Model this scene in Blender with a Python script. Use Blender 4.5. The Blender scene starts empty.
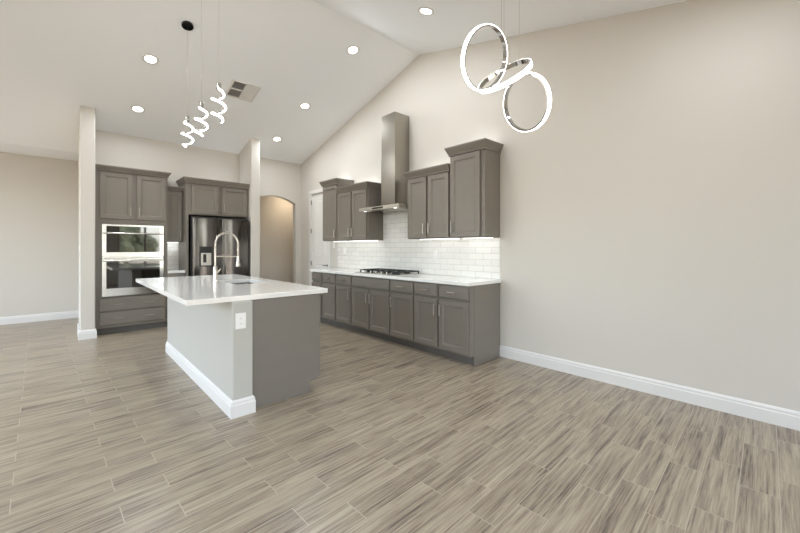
import bpy, bmesh, math, random
from mathutils import Vector, Matrix
random.seed(7)
C = bpy.context.scene.collection
S = bpy.context.scene
PI = math.pi

# ------------------------------------------------------------------ camera, world, light, exposure
FPX, HORIZON, EYE = 364.7, 248.0, 1.30
TH = math.atan2(335.0, FPX)                      # the camera looks this far to the right of +Y
FW = Vector((math.sin(TH), math.cos(TH), 0)); RT = Vector((math.cos(TH), -math.sin(TH), 0))
cam_d = bpy.data.cameras.new('camera'); cam = bpy.data.objects.new('camera', cam_d); C.objects.link(cam)
cam.location = (0, 0, EYE); cam.rotation_euler = (PI / 2, 0, -TH)
cam_d.sensor_width = 36.0; cam_d.lens = FPX * 36.0 / 800.0
cam_d.shift_y = -(266.5 - HORIZON) / 800.0
cam_d.clip_start = 0.05; cam_d.clip_end = 200
S.camera = cam

w = bpy.data.worlds.new('sky'); S.world = w; w.use_nodes = True
nt = w.node_tree; nt.nodes.clear()
wo = nt.nodes.new('ShaderNodeOutputWorld'); bg = nt.nodes.new('ShaderNodeBackground')
sky = nt.nodes.new('ShaderNodeTexSky'); sky.sky_type = 'NISHITA'; sky.sun_disc = False
sky.sun_elevation = math.radians(48); sky.sun_rotation = math.radians(60); sky.air_density = 1.0; sky.dust_density = 2.5
SKY_STRENGTH = 5.2
bg.inputs['Strength'].default_value = SKY_STRENGTH
# hazy sky: the blue is washed out
hz = nt.nodes.new('ShaderNodeMix'); hz.data_type = 'RGBA'; hz.inputs[0].default_value = .8; hz.inputs[7].default_value = (.61, .60, .585, 1)
nt.links.new(sky.outputs[0], hz.inputs[6]); nt.links.new(hz.outputs[2], bg.inputs['Color']); nt.links.new(bg.outputs[0], wo.inputs[0])

S.view_settings.view_transform = 'Standard'; S.view_settings.look = 'None'
S.view_settings.gamma = 1.0; S.view_settings.use_curve_mapping = False
S.view_settings.exposure = 0.27
S.cycles.max_bounces = 14; S.cycles.diffuse_bounces = 8; S.cycles.glossy_bounces = 6
S.cycles.sample_clamp_indirect = 6.0
S.cycles.caustics_reflective = False; S.cycles.caustics_refractive = False

POT_W, STRIP_W, TOP_W, HALL_W = 9.5, .24, .5, 4.4
WARM = (1.0, 0.80, 0.56); SOFT = (0.90, 0.96, 1.0)

# ------------------------------------------------------------------ materials
def srgb(h):
    h = h.lstrip('#'); v = [int(h[i:i + 2], 16) / 255 for i in (0, 2, 4)]
    return tuple(c / 12.92 if c <= .04045 else ((c + .055) / 1.055) ** 2.4 for c in v) + (1,)
def mat(name, col, rough=.5, metal=0., spec=.5, bump=0, bscale=60, vary=0, vscale=(3, 3, 3)):
    m = bpy.data.materials.new(name); m.use_nodes = True
    n = m.node_tree.nodes; l = m.node_tree.links; b = n['Principled BSDF']
    b.inputs['Base Color'].default_value = srgb(col) if isinstance(col, str) else col
    b.inputs['Roughness'].default_value = rough; b.inputs['Metallic'].default_value = metal
    b.inputs['Specular IOR Level'].default_value = spec
    tc = n.new('ShaderNodeTexCoord')
    if bump:
        t = n.new('ShaderNodeTexNoise'); t.inputs['Scale'].default_value = bscale; t.inputs['Detail'].default_value = 3
        bp = n.new('ShaderNodeBump'); bp.inputs['Strength'].default_value = bump; bp.inputs['Distance'].default_value = .002
        l.new(tc.outputs['Object'], t.inputs['Vector']); l.new(t.outputs[0], bp.inputs['Height']); l.new(bp.outputs[0], b.inputs['Normal'])
    if vary:
        mp = n.new('ShaderNodeMapping'); mp.inputs['Scale'].default_value = vscale
        t2 = n.new('ShaderNodeTexNoise'); t2.inputs['Scale'].default_value = 1; t2.inputs['Detail'].default_value = 4
        mx = n.new('ShaderNodeMix'); mx.data_type = 'RGBA'; mx.blend_type = 'MULTIPLY'
        cr = n.new('ShaderNodeValToRGB'); cr.color_ramp.elements[0].position = .3; cr.color_ramp.elements[1].position = .7
        cr.color_ramp.elements[0].color = (1 - vary,) * 3 + (1,); cr.color_ramp.elements[1].color = (1, 1, 1, 1)
        l.new(tc.outputs['Object'], mp.inputs['Vector']); l.new(mp.outputs[0], t2.inputs['Vector']); l.new(t2.outputs[0], cr.inputs[0])
        mx.inputs[0].default_value = 1; mx.inputs[6].default_value = b.inputs['Base Color'].default_value
        l.new(cr.outputs[0], mx.inputs[7]); l.new(mx.outputs[2], b.inputs['Base Color'])
    return m
def emat(name, col, strength):
    m = bpy.data.materials.new(name); m.use_nodes = True
    b = m.node_tree.nodes['Principled BSDF']; b.inputs['Base Color'].default_value = (.9, .9, .9, 1)
    b.inputs['Emission Color'].default_value = tuple(col) + (1,); b.inputs['Emission Strength'].default_value = strength
    return m

M = {}
M['wall'] = mat('wall_paint', '#d2cdc5', .55, bump=.12, bscale=90, spec=.3)
M['ceiling'] = mat('ceiling_paint', '#f4f6f8', .7, bump=.12, bscale=80, spec=.2)
M['trim'] = mat('white_trim_paint', '#e2e0dd', .35)
M['door_paint'] = mat('white_door_paint', '#e4e2de', .4)
M['cabinet'] = mat('taupe_grey_cabinet_paint', '#7d766d', .36, spec=.45, vary=.05, vscale=(2, 2, 9))
M['toe'] = mat('dark_grey_toe_kick', '#66625d', .5)
M['island_wall'] = mat('light_grey_drywall', '#bbb9b2', .5, bump=.1, bscale=90, spec=.3)
M['quartz'] = mat('white_quartz', '#eceae6', .08, spec=.7)
M['steel'] = mat('brushed_stainless_steel', '#b9b5ae', .22, 1.0, vary=.08, vscale=(4, 4, 300))
M['hood'] = mat('brushed_hood_steel', '#aaa49a', .27, 1.0, vary=.08, vscale=(300, 300, 3))
M['lit_canopy_steel'] = mat('lit_canopy_steel', '#c4beb2', .42, 1.0, vary=.06, vscale=(300, 4, 300))  # lighter copy of the hood steel; the lip's brightness is in the colour
M['oven_steel'] = mat('bright_oven_steel', '#d8d5d0', .2, 1.0, vary=.05, vscale=(4, 4, 300))
M['fridge'] = mat('dark_stainless_steel', '#6a6663', .15, 1.0, vary=.08, vscale=(4, 4, 300))
M['fridge_case'] = mat('black_fridge_case', '#1f1e1d', .4)
M['nickel'] = mat('brushed_nickel', '#cfc8be', .25, 1.0)
M['pull_nickel'] = mat('satin_nickel_pull', '#aca59c', .38, 1.0)
M['chrome'] = mat('polished_chrome', '#c9c7c4', .08, 1.0)
M['black_glass'] = mat('black_oven_glass', '#060505', .03, spec=.9)
M['black_glass'].node_tree.nodes['Principled BSDF'].inputs['IOR'].default_value = 1.8
M['black'] = mat('black_cast_iron', '#191715', .5)
M['gloss_black'] = mat('gloss_black_canopy', '#050505', .2)
M['dark'] = mat('dark_recess', '#161514', .7)
M['plastic'] = mat('white_plastic', '#efedea', .35)
M['vent'] = mat('white_vent_metal', '#dedcd7', .4)
M['slot'] = mat('grey_slot', '#6c6a66', .6)
M['led'] = emat('led_tube', (1.0, .99, .97), 9.0)
M['ring_led'] = emat('ring_led_diffuser', (1.0, .99, .97), 6.0)
M['pot'] = emat('recessed_lamp_lens', (1.0, .95, .86), 9.0)
M['strip'] = emat('led_strip', (1.0, .98, .95), 2.5)
M['ground'] = mat('desert_ground', '#b5a68f', .9, vary=.2)
M['bark'] = mat('tree_bark', '#5a4a3a', .9, vary=.3)
M['leaf'] = mat('tree_leaf', '#6d7358', .8, vary=.5, vscale=(6, 6, 6))
M['patio'] = mat('patio_post_paint', '#b9ae9f', .6)

# glass pane
g = bpy.data.materials.new('window_glass'); g.use_nodes = True
gn = g.node_tree.nodes; gl = g.node_tree.links; gn.clear()
go = gn.new('ShaderNodeOutputMaterial'); gm = gn.new('ShaderNodeMixShader'); gt = gn.new('ShaderNodeBsdfTransparent'); gg = gn.new('ShaderNodeBsdfGlossy')
gf = gn.new('ShaderNodeFresnel'); gf.inputs[0].default_value = 1.3; gg.inputs['Roughness'].default_value = .02
gl.new(gf.outputs[0], gm.inputs[0]); gl.new(gt.outputs[0], gm.inputs[1]); gl.new(gg.outputs[0], gm.inputs[2]); gl.new(gm.outputs[0], go.inputs[0])
M['glass'] = g

# floor: wood-look porcelain planks, 6 x 24 inch, running along X
def floor_mat():
    m = bpy.data.materials.new('wood_look_plank_tile'); m.use_nodes = True
    n = m.node_tree.nodes; l = m.node_tree.links; b = n['Principled BSDF']
    tc = n.new('ShaderNodeTexCoord'); mp = n.new('ShaderNodeMapping')
    mp.inputs['Rotation'].default_value = (0, 0, -math.radians(2.2)); mp.inputs['Location'].default_value = (.1, .045, 0)
    l.new(tc.outputs['Object'], mp.inputs['Vector'])
    br = n.new('ShaderNodeTexBrick'); br.offset = .36; br.offset_frequency = 2; br.squash = 1
    br.inputs['Scale'].default_value = 1; br.inputs['Brick Width'].default_value = .61; br.inputs['Row Height'].default_value = .156
    br.inputs['Mortar Size'].default_value = .0022; br.inputs['Mortar Smooth'].default_value = .1; br.inputs['Bias'].default_value = 0
    br.inputs['Color1'].default_value = (0, 0, 0, 1); br.inputs['Color2'].default_value = (1, 1, 1, 1); br.inputs['Mortar'].default_value = (.5, .5, .5, 1)
    l.new(mp.outputs[0], br.inputs['Vector'])
    # shift the grain from plank to plank
    sep = n.new('ShaderNodeMath'); sep.operation = 'MULTIPLY'; sep.inputs[1].default_value = 37.0
    l.new(br.outputs['Color'], sep.inputs[0])
    comb = n.new('ShaderNodeCombineXYZ'); l.new(sep.outputs[0], comb.inputs[0]); l.new(sep.outputs[0], comb.inputs[2])
    add = n.new('ShaderNodeVectorMath'); add.operation = 'ADD'; l.new(mp.outputs[0], add.inputs[0]); l.new(comb.outputs[0], add.inputs[1])
    def noise(scale, detail, rough, dist):
        q = n.new('ShaderNodeMapping'); q.inputs['Scale'].default_value = scale; l.new(add.outputs[0], q.inputs['Vector'])
        t = n.new('ShaderNodeTexNoise'); t.inputs['Scale'].default_value = 1; t.inputs['Detail'].default_value = detail
        t.inputs['Roughness'].default_value = rough; t.inputs['Distortion'].default_value = dist; l.new(q.outputs[0], t.inputs['Vector']); return t
    n1 = noise((1.7, 38, 1), 7, .70, .6); n2 = noise((4.2, 130, 1), 3, .65, .25); n3 = noise((1.2, 6, 1), 2, .5, .3)
    a1 = n.new('ShaderNodeMath'); a1.operation = 'MULTIPLY'; a1.inputs[1].default_value = .55; l.new(n1.outputs[0], a1.inputs[0])
    a2 = n.new('ShaderNodeMath'); a2.operation = 'MULTIPLY_ADD'; a2.inputs[1].default_value = .30; l.new(n2.outputs[0], a2.inputs[0]); l.new(a1.outputs[0], a2.inputs[2])
    a3 = n.new('ShaderNodeMath'); a3.operation = 'MULTIPLY_ADD'; a3.inputs[1].default_value = .15; l.new(n3.outputs[0], a3.inputs[0]); l.new(a2.outputs[0], a3.inputs[2])
    cr = n.new('ShaderNodeValToRGB'); e = cr.color_ramp.elements
    e[0].position = .385; e[0].color = srgb('#54493e'); e[1].position = .64; e[1].color = srgb('#b8ac97')
    x = e.new(.45); x.color = srgb('#85786a'); x = e.new(.52); x.color = srgb('#a0937f')
    l.new(a3.outputs[0], cr.inputs[0])
    mx = n.new('ShaderNodeMix'); mx.data_type = 'RGBA'; l.new(br.outputs['Fac'], mx.inputs[0]); l.new(cr.outputs[0], mx.inputs[6]); mx.inputs[7].default_value = srgb('#b5a997')
    l.new(mx.outputs[2], b.inputs['Base Color'])
    b.inputs['Roughness'].default_value = .30; b.inputs['Specular IOR Level'].default_value = .5
    bp = n.new('ShaderNodeBump'); bp.inputs['Strength'].default_value = .15; bp.inputs['Distance'].default_value = .002
    l.new(a3.outputs[0], bp.inputs['Height']); l.new(bp.outputs[0], b.inputs['Normal'])
    return m
M['floor'] = floor_mat()

def tile_mat(name, axis):
    m = bpy.data.materials.new(name); m.use_nodes = True
    n = m.node_tree.nodes; l = m.node_tree.links; b = n['Principled BSDF']
    tc = n.new('ShaderNodeTexCoord'); sp = n.new('ShaderNodeSeparateXYZ'); cb = n.new('ShaderNodeCombineXYZ')
    l.new(tc.outputs['Object'], sp.inputs[0]); l.new(sp.outputs[axis], cb.inputs[0]); l.new(sp.outputs[2], cb.inputs[1])
    br = n.new('ShaderNodeTexBrick'); br.offset = .5; l.new(cb.outputs[0], br.inputs['Vector'])
    br.inputs['Scale'].default_value = 1; br.inputs['Brick Width'].default_value = .236; br.inputs['Row Height'].default_value = .0765
    br.inputs['Mortar Size'].default_value = .0019; br.inputs['Mortar Smooth'].default_value = .15
    br.inputs['Color1'].default_value = srgb('#eceae5'); br.inputs['Color2'].default_value = srgb('#e4e2dd'); br.inputs['Mortar'].default_value = srgb('#b9b6af')
    l.new(br.outputs['Color'], b.inputs['Base Color'])
    iv = n.new('ShaderNodeMath'); iv.operation = 'SUBTRACT'; iv.inputs[0].default_value = 1; l.new(br.outputs['Fac'], iv.inputs[1])
    bp = n.new('ShaderNodeBump'); bp.inputs['Strength'].default_value = .5; bp.inputs['Distance'].default_value = .002
    l.new(iv.outputs[0], bp.inputs['Height']); l.new(bp.outputs[0], b.inputs['Normal'])
    b.inputs['Roughness'].default_value = .15
    return m
M['tile_y'] = tile_mat('white_subway_tile', 1); M['tile_x'] = tile_mat('white_subway_tile_short', 0)

# ------------------------------------------------------------------ mesh helpers
WORLD = {}
class MB:
    """collects shapes in world coordinates and links them as ONE mesh object"""
    def __init__(s): s.b = bmesh.new()
    def hexa(s, p):                                   # 8 points: bottom ring 4, top ring 4
        v = [s.b.verts.new(q) for q in p]
        for f in ((3, 2, 1, 0), (4, 5, 6, 7), (0, 1, 5, 4), (1, 2, 6, 5), (2, 3, 7, 6), (3, 0, 4, 7)):
            s.b.faces.new([v[i] for i in f])
        return s
    def box(s, x0, x1, y0, y1, z0, z1):
        return s.hexa([(x0, y0, z0), (x1, y0, z0), (x1, y1, z0), (x0, y1, z0), (x0, y0, z1), (x1, y0, z1), (x1, y1, z1), (x0, y1, z1)])
    def loft(s, rings, cap=True, close=False):
        R_ = [[s.b.verts.new(q) for q in r] for r in rings]; n = len(R_[0]); k = len(R_)
        for i in range(k if close else k - 1):
            for j in range(n):
                s.b.faces.new([R_[i][j], R_[i][(j + 1) % n], R_[(i + 1) % k][(j + 1) % n], R_[(i + 1) % k][j]])
        if cap and not close:
            s.b.faces.new(R_[0][::-1]); s.b.faces.new(R_[-1])
        return s
    def prism(s, poly, vec):                          # polygon of 3D points pushed along vec
        vec = Vector(vec); return s.loft([[Vector(p) for p in poly], [Vector(p) + vec for p in poly]])
    def tube(s, pts, r, seg=8, close=False):
        pts = [Vector(p) for p in pts]; n = len(pts); rings = []; up = None
        for i, p in enumerate(pts):
            if close: t = pts[(i + 1) % n] - pts[i - 1]
            else: t = pts[min(i + 1, n - 1)] - pts[max(i - 1, 0)]
            t.normalize()
            if up is None:
                up = Vector((0, 0, 1)) if abs(t.z) < .9 else Vector((1, 0, 0))
            side = t.cross(up).normalized(); up = side.cross(t).normalized()
            rr = r[i] if isinstance(r, (list, tuple)) else r
            rings.append([p + side * math.cos(2 * PI * j / seg) * rr + up * math.sin(2 * PI * j / seg) * rr for j in range(seg)])
        return s.loft(rings, close=close)
    def cyl(s, p, axis, r, h, seg=20, r2=None):
        p = Vector(p); a = Vector(axis).normalized(); u = a.orthogonal().normalized(); v = a.cross(u)
        rg = lambda q, rr: [q + u * math.cos(2 * PI * j / seg) * rr + v * math.sin(2 * PI * j / seg) * rr for j in range(seg)]
        return s.loft([rg(p, r), rg(p + a * h, r if r2 is None else r2)])
    def lathe(s, p, axis, prof, seg=24):
        p = Vector(p); a = Vector(axis).normalized(); u = a.orthogonal().normalized(); v = a.cross(u)
        return s.loft([[p + a * h + u * math.cos(2 * PI * j / seg) * r + v * math.sin(2 * PI * j / seg) * r for j in range(seg)] for r, h in prof])
    def build(s, name, m, parent=None, smooth=False, bevel=0, origin=None):
        bmesh.ops.recalc_face_normals(s.b, faces=s.b.faces[:])
        vs = [v.co for v in s.b.verts]
        if origin is None:
            lo = [min(v[i] for v in vs) for i in range(3)]; hi = [max(v[i] for v in vs) for i in range(3)]
            origin = Vector(((lo[0] + hi[0]) / 2, (lo[1] + hi[1]) / 2, lo[2]))
        origin = Vector(origin)
        for v in s.b.verts: v.co -= origin
        me = bpy.data.meshes.new(name); s.b.to_mesh(me); s.b.free()
        mats = m if isinstance(m, (list, tuple)) else [m]
        for k in mats: me.materials.append(M[k])
        if smooth:
            for p in me.polygons: p.use_smooth = True
            try: me.set_sharp_from_angle(angle=math.radians(40))
            except Exception: pass
        o = bpy.data.objects.new(name, me); C.objects.link(o)
        if parent is not None:
            o.parent = parent; o.location = origin - WORLD[parent.name]
        else: o.location = origin
        WORLD[o.name] = origin
        if bevel:
            bv = o.modifiers.new('bevel', 'BEVEL'); bv.width = bevel; bv.segments = 2; bv.limit_method = 'ANGLE'
        return o
def thing(name, label, cat, loc, group=None):
    o = bpy.data.objects.new(name, None); C.objects.link(o); o.location = loc; o.empty_display_size = .1
    WORLD[o.name] = Vector(loc); o['label'] = label; o['category'] = cat
    if group: o['group'] = group
    return o
def tag(o, label, cat, group=None):
    o['label'] = label; o['category'] = cat
    if group: o['group'] = group
    return o
def struct(o): o['kind'] = 'structure'; return o
def lamp(name, parent, loc, power, col, kind='AREA', size=.12, size_y=None, direction=(0, 0, -1), spread=None, radius=.05, axis=None):
    d = bpy.data.lights.new(name, kind); d.energy = power; d.color = col
    if kind == 'AREA':
        d.size = size
        if size_y: d.shape = 'RECTANGLE'; d.size_y = size_y
        else: d.shape = 'DISK'
        if spread: d.spread = spread
    else: d.shadow_soft_size = radius
    o = bpy.data.objects.new(name, d); C.objects.link(o)
    o.rotation_euler = Vector(direction).to_track_quat('-Z', 'Y').to_euler()
    if axis is not None:                                  # local Y runs along this axis
        zz = -Vector(direction).normalized(); yy = Vector(axis); yy = (yy - zz * yy.dot(zz)).normalized(); xx = yy.cross(zz)
        o.rotation_euler = Matrix((xx, yy, zz)).transposed().to_euler()
    if parent is not None: o.parent = parent; o.location = Vector(loc) - WORLD[parent.name]
    else: o.location = loc
    return o
# a face map: (a along the face, d outwards, z up) -> world
class Face:
    def __init__(s, kind, plane): s.k = kind; s.p = plane
    def __call__(s, a, d, z):
        if s.k == '-X': return Vector((s.p - d, a, z))
        if s.k == '-Y': return Vector((a, s.p - d, z))
        if s.k == '+X': return Vector((s.p + d, a, z))
def fbox(mb, F, a0, a1, d0, d1, z0, z1):
    return mb.hexa([F(a0, d0, z0), F(a1, d0, z0), F(a1, d1, z0), F(a0, d1, z0), F(a0, d0, z1), F(a1, d0, z1), F(a1, d1, z1), F(a0, d1, z1)])
def shaker(mb, F, a0, a1, z0, z1, t=.027, rail=.056, rec=.011):
    rg = lambda i, d: [F(a0 + i, d, z0 + i), F(a1 - i, d, z0 + i), F(a1 - i, d, z1 - i), F(a0 + i, d, z1 - i)]
    return mb.loft([rg(0, 0), rg(0, t - .002), rg(.002, t), rg(rail, t), rg(rail + .004, t - .004), rg(rail + .010, t - .005), rg(rail + .013, t - rec)])
def slab(mb, F, a0, a1, z0, z1, t=.027):
    rg = lambda i, d: [F(a0 + i, d, z0 + i), F(a1 - i, d, z0 + i), F(a1 - i, d, z1 - i), F(a0 + i, d, z1 - i)]
    return mb.loft([rg(0, 0), rg(0, t - .007), rg(.006, t - .006), rg(.009, t)])
def pull(F, a, z, L, vertical, parent, base=.027):
    mb = MB(); r = .0062; off = base + .03
    P = (lambda s: F(a, off, z + s)) if vertical else (lambda s: F(a + s, off, z))
    Q = (lambda s, d: F(a, d, z + s)) if vertical else (lambda s, d: F(a + s, d, z))
    mb.tube([P(-L / 2), P(0), P(L / 2)], r, 8)
    for s in (-L * .36, L * .36): mb.tube([Q(s, base), Q(s, base + .015), Q(s, off)], .0045, 6)
    return mb.build('handle', 'pull_nickel', parent, smooth=True)
def door(F, parent, a0, a1, z0, z1, hside=None, hz='top', L=.14):
    o = shaker(MB(), F, a0, a1, z0, z1).build('door', 'cabinet', parent)
    if hside:
        a = a0 + .03 if hside == 'lo' else a1 - .03
        z = z1 - .05 - L / 2 if hz == 'top' else z0 + .05 + L / 2
        pull(F, a, z, L, True, o)
    return o
def drawer(F, parent, a0, a1, z0, z1, pulls=1, name='drawer', L=.13):
    o = slab(MB(), F, a0, a1, z0, z1).build(name, 'cabinet', parent)
    for i in range(pulls):
        pull(F, a0 + (a1 - a0) * (i + .5) / pulls if pulls == 1 else a0 + (a1 - a0) * (.27 + .46 * i), (z0 + z1) / 2, L, False, o)
    return o
def crown(parent, x0, x1, y0, y1, z, h, ex, m='cabinet'):   # ex: overhang factors (-x, +x, -y, +y)
    prof = [(.004, 0), (.010, .0), (.010, .18), (.018, .28), (.034, .62), (.041, .8), (.046, .82), (.046, 1.0)]
    rings = []
    for e, f in prof:
        a, b, c, d = [e * k for k in ex]; zz = z + h * f
        rings.append([(x0 - a, y0 - c, zz), (x1 + b, y0 - c, zz), (x1 + b, y1 + d, zz), (x0 - a, y1 + d, zz)])
    return MB().loft(rings).build('crown_moulding', m, parent)

# ------------------------------------------------------------------ the room shell
XR, YB, YL, XL, YR = 3.86, 7.45, 9.10, -3.60, -2.60      # right wall, kitchen back wall, left room far wall, left wall, rear wall
ZF = lambda y: 3.162 + .2726 * (7.425 - y)
ZN = lambda y: 3.646 + .245 * (y - 1.702)
YP = 3.781; ZP = ZF(YP); ZFLAT = 2.925; YFLAT = 7.425 - (ZFLAT - 3.162) / .2726
ZC = lambda y: ZN(y) if y < YP else max(ZF(y), ZFLAT)

struct(MB().box(XL - .15, XR + .15, YR - .15, 9.4, -.15, 0).build('floor', 'floor', origin=(0, 0, 0)))
cl = [(0, y, z) for y, z in ((YR - .15, ZN(YR - .15)), (YP, ZP), (YFLAT, ZFLAT), (9.4, ZFLAT), (9.4, 4.45), (YR - .15, 4.45))]
struct(MB().prism([(XL - .15, y, z) for _, y, z in cl], (XR - XL + .3, 0, 0)).build('ceiling', 'ceiling'))
# right wall with a door opening
DY0, DY1, DZ = 6.31, 6.99, 2.44
mb = MB()
def ypoly(x, y0, y1, z0, extra=.03):
    ys = sorted({y0, y1} | {y for y in (YP,) if y0 < y < y1})
    return [(x, y0, z0), (x, y1, z0)] + [(x, y, ZC(y) + extra) for y in reversed(ys)]
mb.prism(ypoly(XR, YR, DY0, 0), (.14, 0, 0)); mb.prism(ypoly(XR, DY0, DY1, DZ), (.14, 0, 0)); mb.prism(ypoly(XR, DY1, YB + .13, 0), (.14, 0, 0))
struct(mb.build('wall_right', 'wall'))
# kitchen back wall with the arched opening
AX0, AX1 = 2.76, 3.73; AC = (AX0 + AX1) / 2
archz = lambda x: 2.405 - .586 * (x - AC) ** 2
mb = MB(); zt = ZC(YB) + .03
mb.box(.34, AX0, YB, YB + .13, 0, zt); mb.box(AX1, XR, YB, YB + .13, 0, zt)
N = 20
for i in range(N):
    a = AX0 + (AX1 - AX0) * i / N; b = AX0 + (AX1 - AX0) * (i + 1) / N
    mb.hexa([(a, YB, archz(a)), (b, YB, archz(b)), (b, YB + .13, archz(b)), (a, YB + .13, archz(a)), (a, YB, zt), (b, YB, zt), (b, YB + .13, zt), (a, YB + .13, zt)])
bmesh.ops.remove_doubles(mb.b, verts=mb.b.verts[:], dist=1e-5)
struct(mb.build('wall_back', 'wall'))
struct(MB().box(2.40, 5.4, 8.45, 8.58, 0, 2.95).build('wall_hall', 'wall'))
struct(MB().box(2.40, 2.52, YB + .13, 8.45, 0, 2.95).build('wall_hall_side', 'wall'))
struct(MB().box(5.28, 5.4, YB + .13, 8.45, 0, 2.95).build('wall_hall_end', 'wall'))
struct(MB().box(XR + .14, 5.4, YB, YB + .13, 0, 2.95).build('wall_hall_near', 'wall'))
struct(MB().box(2.52, 5.4, YB + .13, 8.45, 2.62, 2.72).build('ceiling_hall', 'ceiling'))
struct(MB().box(XR + .15, 5.4, YB, 8.6, -.15, 0).build('floor_hall', 'floor', origin=(0, 0, 0)))
# wing walls
def wing(name, x0, x1, y0, y1):
    return struct(MB().prism(ypoly(x0, y0, y1, 0), (x1 - x0, 0, 0)).build(name, 'wall', bevel=.012))
wing('wall_left', .155, .322, 6.85, YB + .1)
wing('wall_left_rear', .22, .34, YB + .1, 9.1)
wing('wall_alcove', 2.525, 2.69, 6.80, YB)
struct(MB().box(XL, .22, YL, YL + .13, 0, ZFLAT + .02).build('wall_living', 'wall'))

# windows: rear wall (behind the camera) and left wall, openings with frames and panes, enlarged for more daylight
def wall_with_openings(name, F, a0, a1, topz, ops, t=.14):
    mb = MB(); a = a0
    for (o0, o1, z0, z1) in ops:
        fbox(mb, F, a, o0, 0, -t, 0, topz)
        if z0 > 0: fbox(mb, F, o0, o1, 0, -t, 0, z0)
        fbox(mb, F, o0, o1, 0, -t, z1, topz); a = o1
    fbox(mb, F, a, a1, 0, -t, 0, topz)
    return struct(mb.build(name, 'wall'))
WN = [0]
def window(F, o0, o1, z0, z1, mull, portal_dir):
    WN[0] += 1
    mb = MB(); f = .05
    fbox(mb, F, o0, o0 + f, -.03, -.11, z0, z1); fbox(mb, F, o1 - f, o1, -.03, -.11, z0, z1)
    fbox(mb, F, o0 + f, o1 - f, -.03, -.11, z0, z0 + f); fbox(mb, F, o0 + f, o1 - f, -.03, -.11, z1 - f, z1)
    for q in mull: fbox(mb, F, q - .035, q + .035, -.03, -.11, z0 + f, z1 - f)
    wdw = struct(mb.build('window_%d' % WN[0], 'patio'))
    edges = [o0 + f] + [e for q in mull for e in (q - .035, q + .035)] + [o1 - f]
    for i in range(0, len(edges), 2):
        fbox(MB(), F, edges[i], edges[i + 1], -.066, -.074, z0 + f, z1 - f).build('pane', 'glass', wdw)
    d = bpy.data.lights.new('daylight_portal', 'AREA'); d.shape = 'RECTANGLE'; d.size = o1 - o0; d.size_y = z1 - z0; d.cycles.is_portal = True
    o = bpy.data.objects.new('daylight_portal', d); C.objects.link(o)
    o.location = F((o0 + o1) / 2, -.15, (z0 + z1) / 2); o.rotation_euler = Vector(portal_dir).to_track_quat('-Z', 'Z').to_euler()
    return wdw
class FaceR:                                              # rear wall, faces +Y
    def __call__(s, a, d, z): return Vector((a, YR + d, z))
class FaceL:                                              # left wall, faces +X
    def __call__(s, a, d, z): return Vector((XL + d, a, z))
rear = [(-3.4, .7, 0.02, 2.45), (1.40, 3.7, 0.02, 2.45)]
left = [(1.6, 4.8, 0.02, 2.7), (5.4, 8.8, .02, 2.7)]
wall_with_openings('wall_rear', FaceR(), XL - .14, XR + .14, ZN(YR) + .02, rear)
wall_with_openings('wall_side', FaceL(), YR, YL, 2.9, left)
mbt = MB().prism([(XL, YR, 2.9), (XL, YL, 2.9), (XL, YL, ZFLAT + .02), (XL, YFLAT, ZFLAT + .02), (XL, YP, ZP + .02), (XL, 1.0, ZN(1.0) + .02)], (-.14, 0, 0))
struct(mbt.build('wall_side_gable', 'wall'))
for (a, b, c, d), mu in zip(rear, ([-1.35], [2.22])): window(FaceR(), a, b, c, d, mu, (0, 1, 0))
for (a, b, c, d), mu in zip(left, ([3.2], [7.1])): window(FaceL(), a, b, c, d, mu, (1, 0, 0))
struct(MB().box(-40, 40, -45, YR - .15, -.3, -.12).build('ground', 'ground'))
struct(MB().box(-40, XL - .15, YR - .15, 40, -.3, -.12).build('ground_side', 'ground'))

# baseboards
def baseboard(name, F, a0, a1, parent=None, h=.132, t=.017, label=None):
    mb = MB(); prof = [(0, 0), (t, 0), (t, h * .70), (t - .004, h * .76), (t - .004, h * .88), (t - .010, h * .96), (t - .013, h), (0, h)]
    mb.loft([[F(a0, d, z) for d, z in prof], [F(a1, d, z) for d, z in prof]])
    o = mb.build(name, 'trim', parent)
    if parent is None: struct(o)
    return o
baseboard('baseboard_right', Face('-X', XR), YR, 2.415)
baseboard('baseboard_living', Face('-Y', YL), XL, .22)
baseboard('baseboard_back', Face('-Y', YB), AX1, XR)
mb = MB()
def ring_base(x0, x1, y0, y1, h=.132, t=.017):            # around a wall end, open at the back
    mb = MB(); prof = [(t, 0), (t, h * .70), (t - .004, h * .76), (t - .004, h * .88), (t - .010, h * .96), (.003, h)]
    mb.loft([[(x0 - d, y1, z), (x0 - d, y0 - d, z), (x1 + d, y0 - d, z), (x1 + d, y1, z)] for d, z in prof])
    return struct(mb.build('baseboard_left', 'trim'))
ring_base(.155, .322, 6.85, 6.995)
o = MB().box(.1385, .155, 6.996, YB + .1, 0, .132).build('baseboard_left', 'trim'); struct(o)
ring_base(2.525, 2.69, 6.80, YB - .02).name = 'baseboard_alcove'
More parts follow.
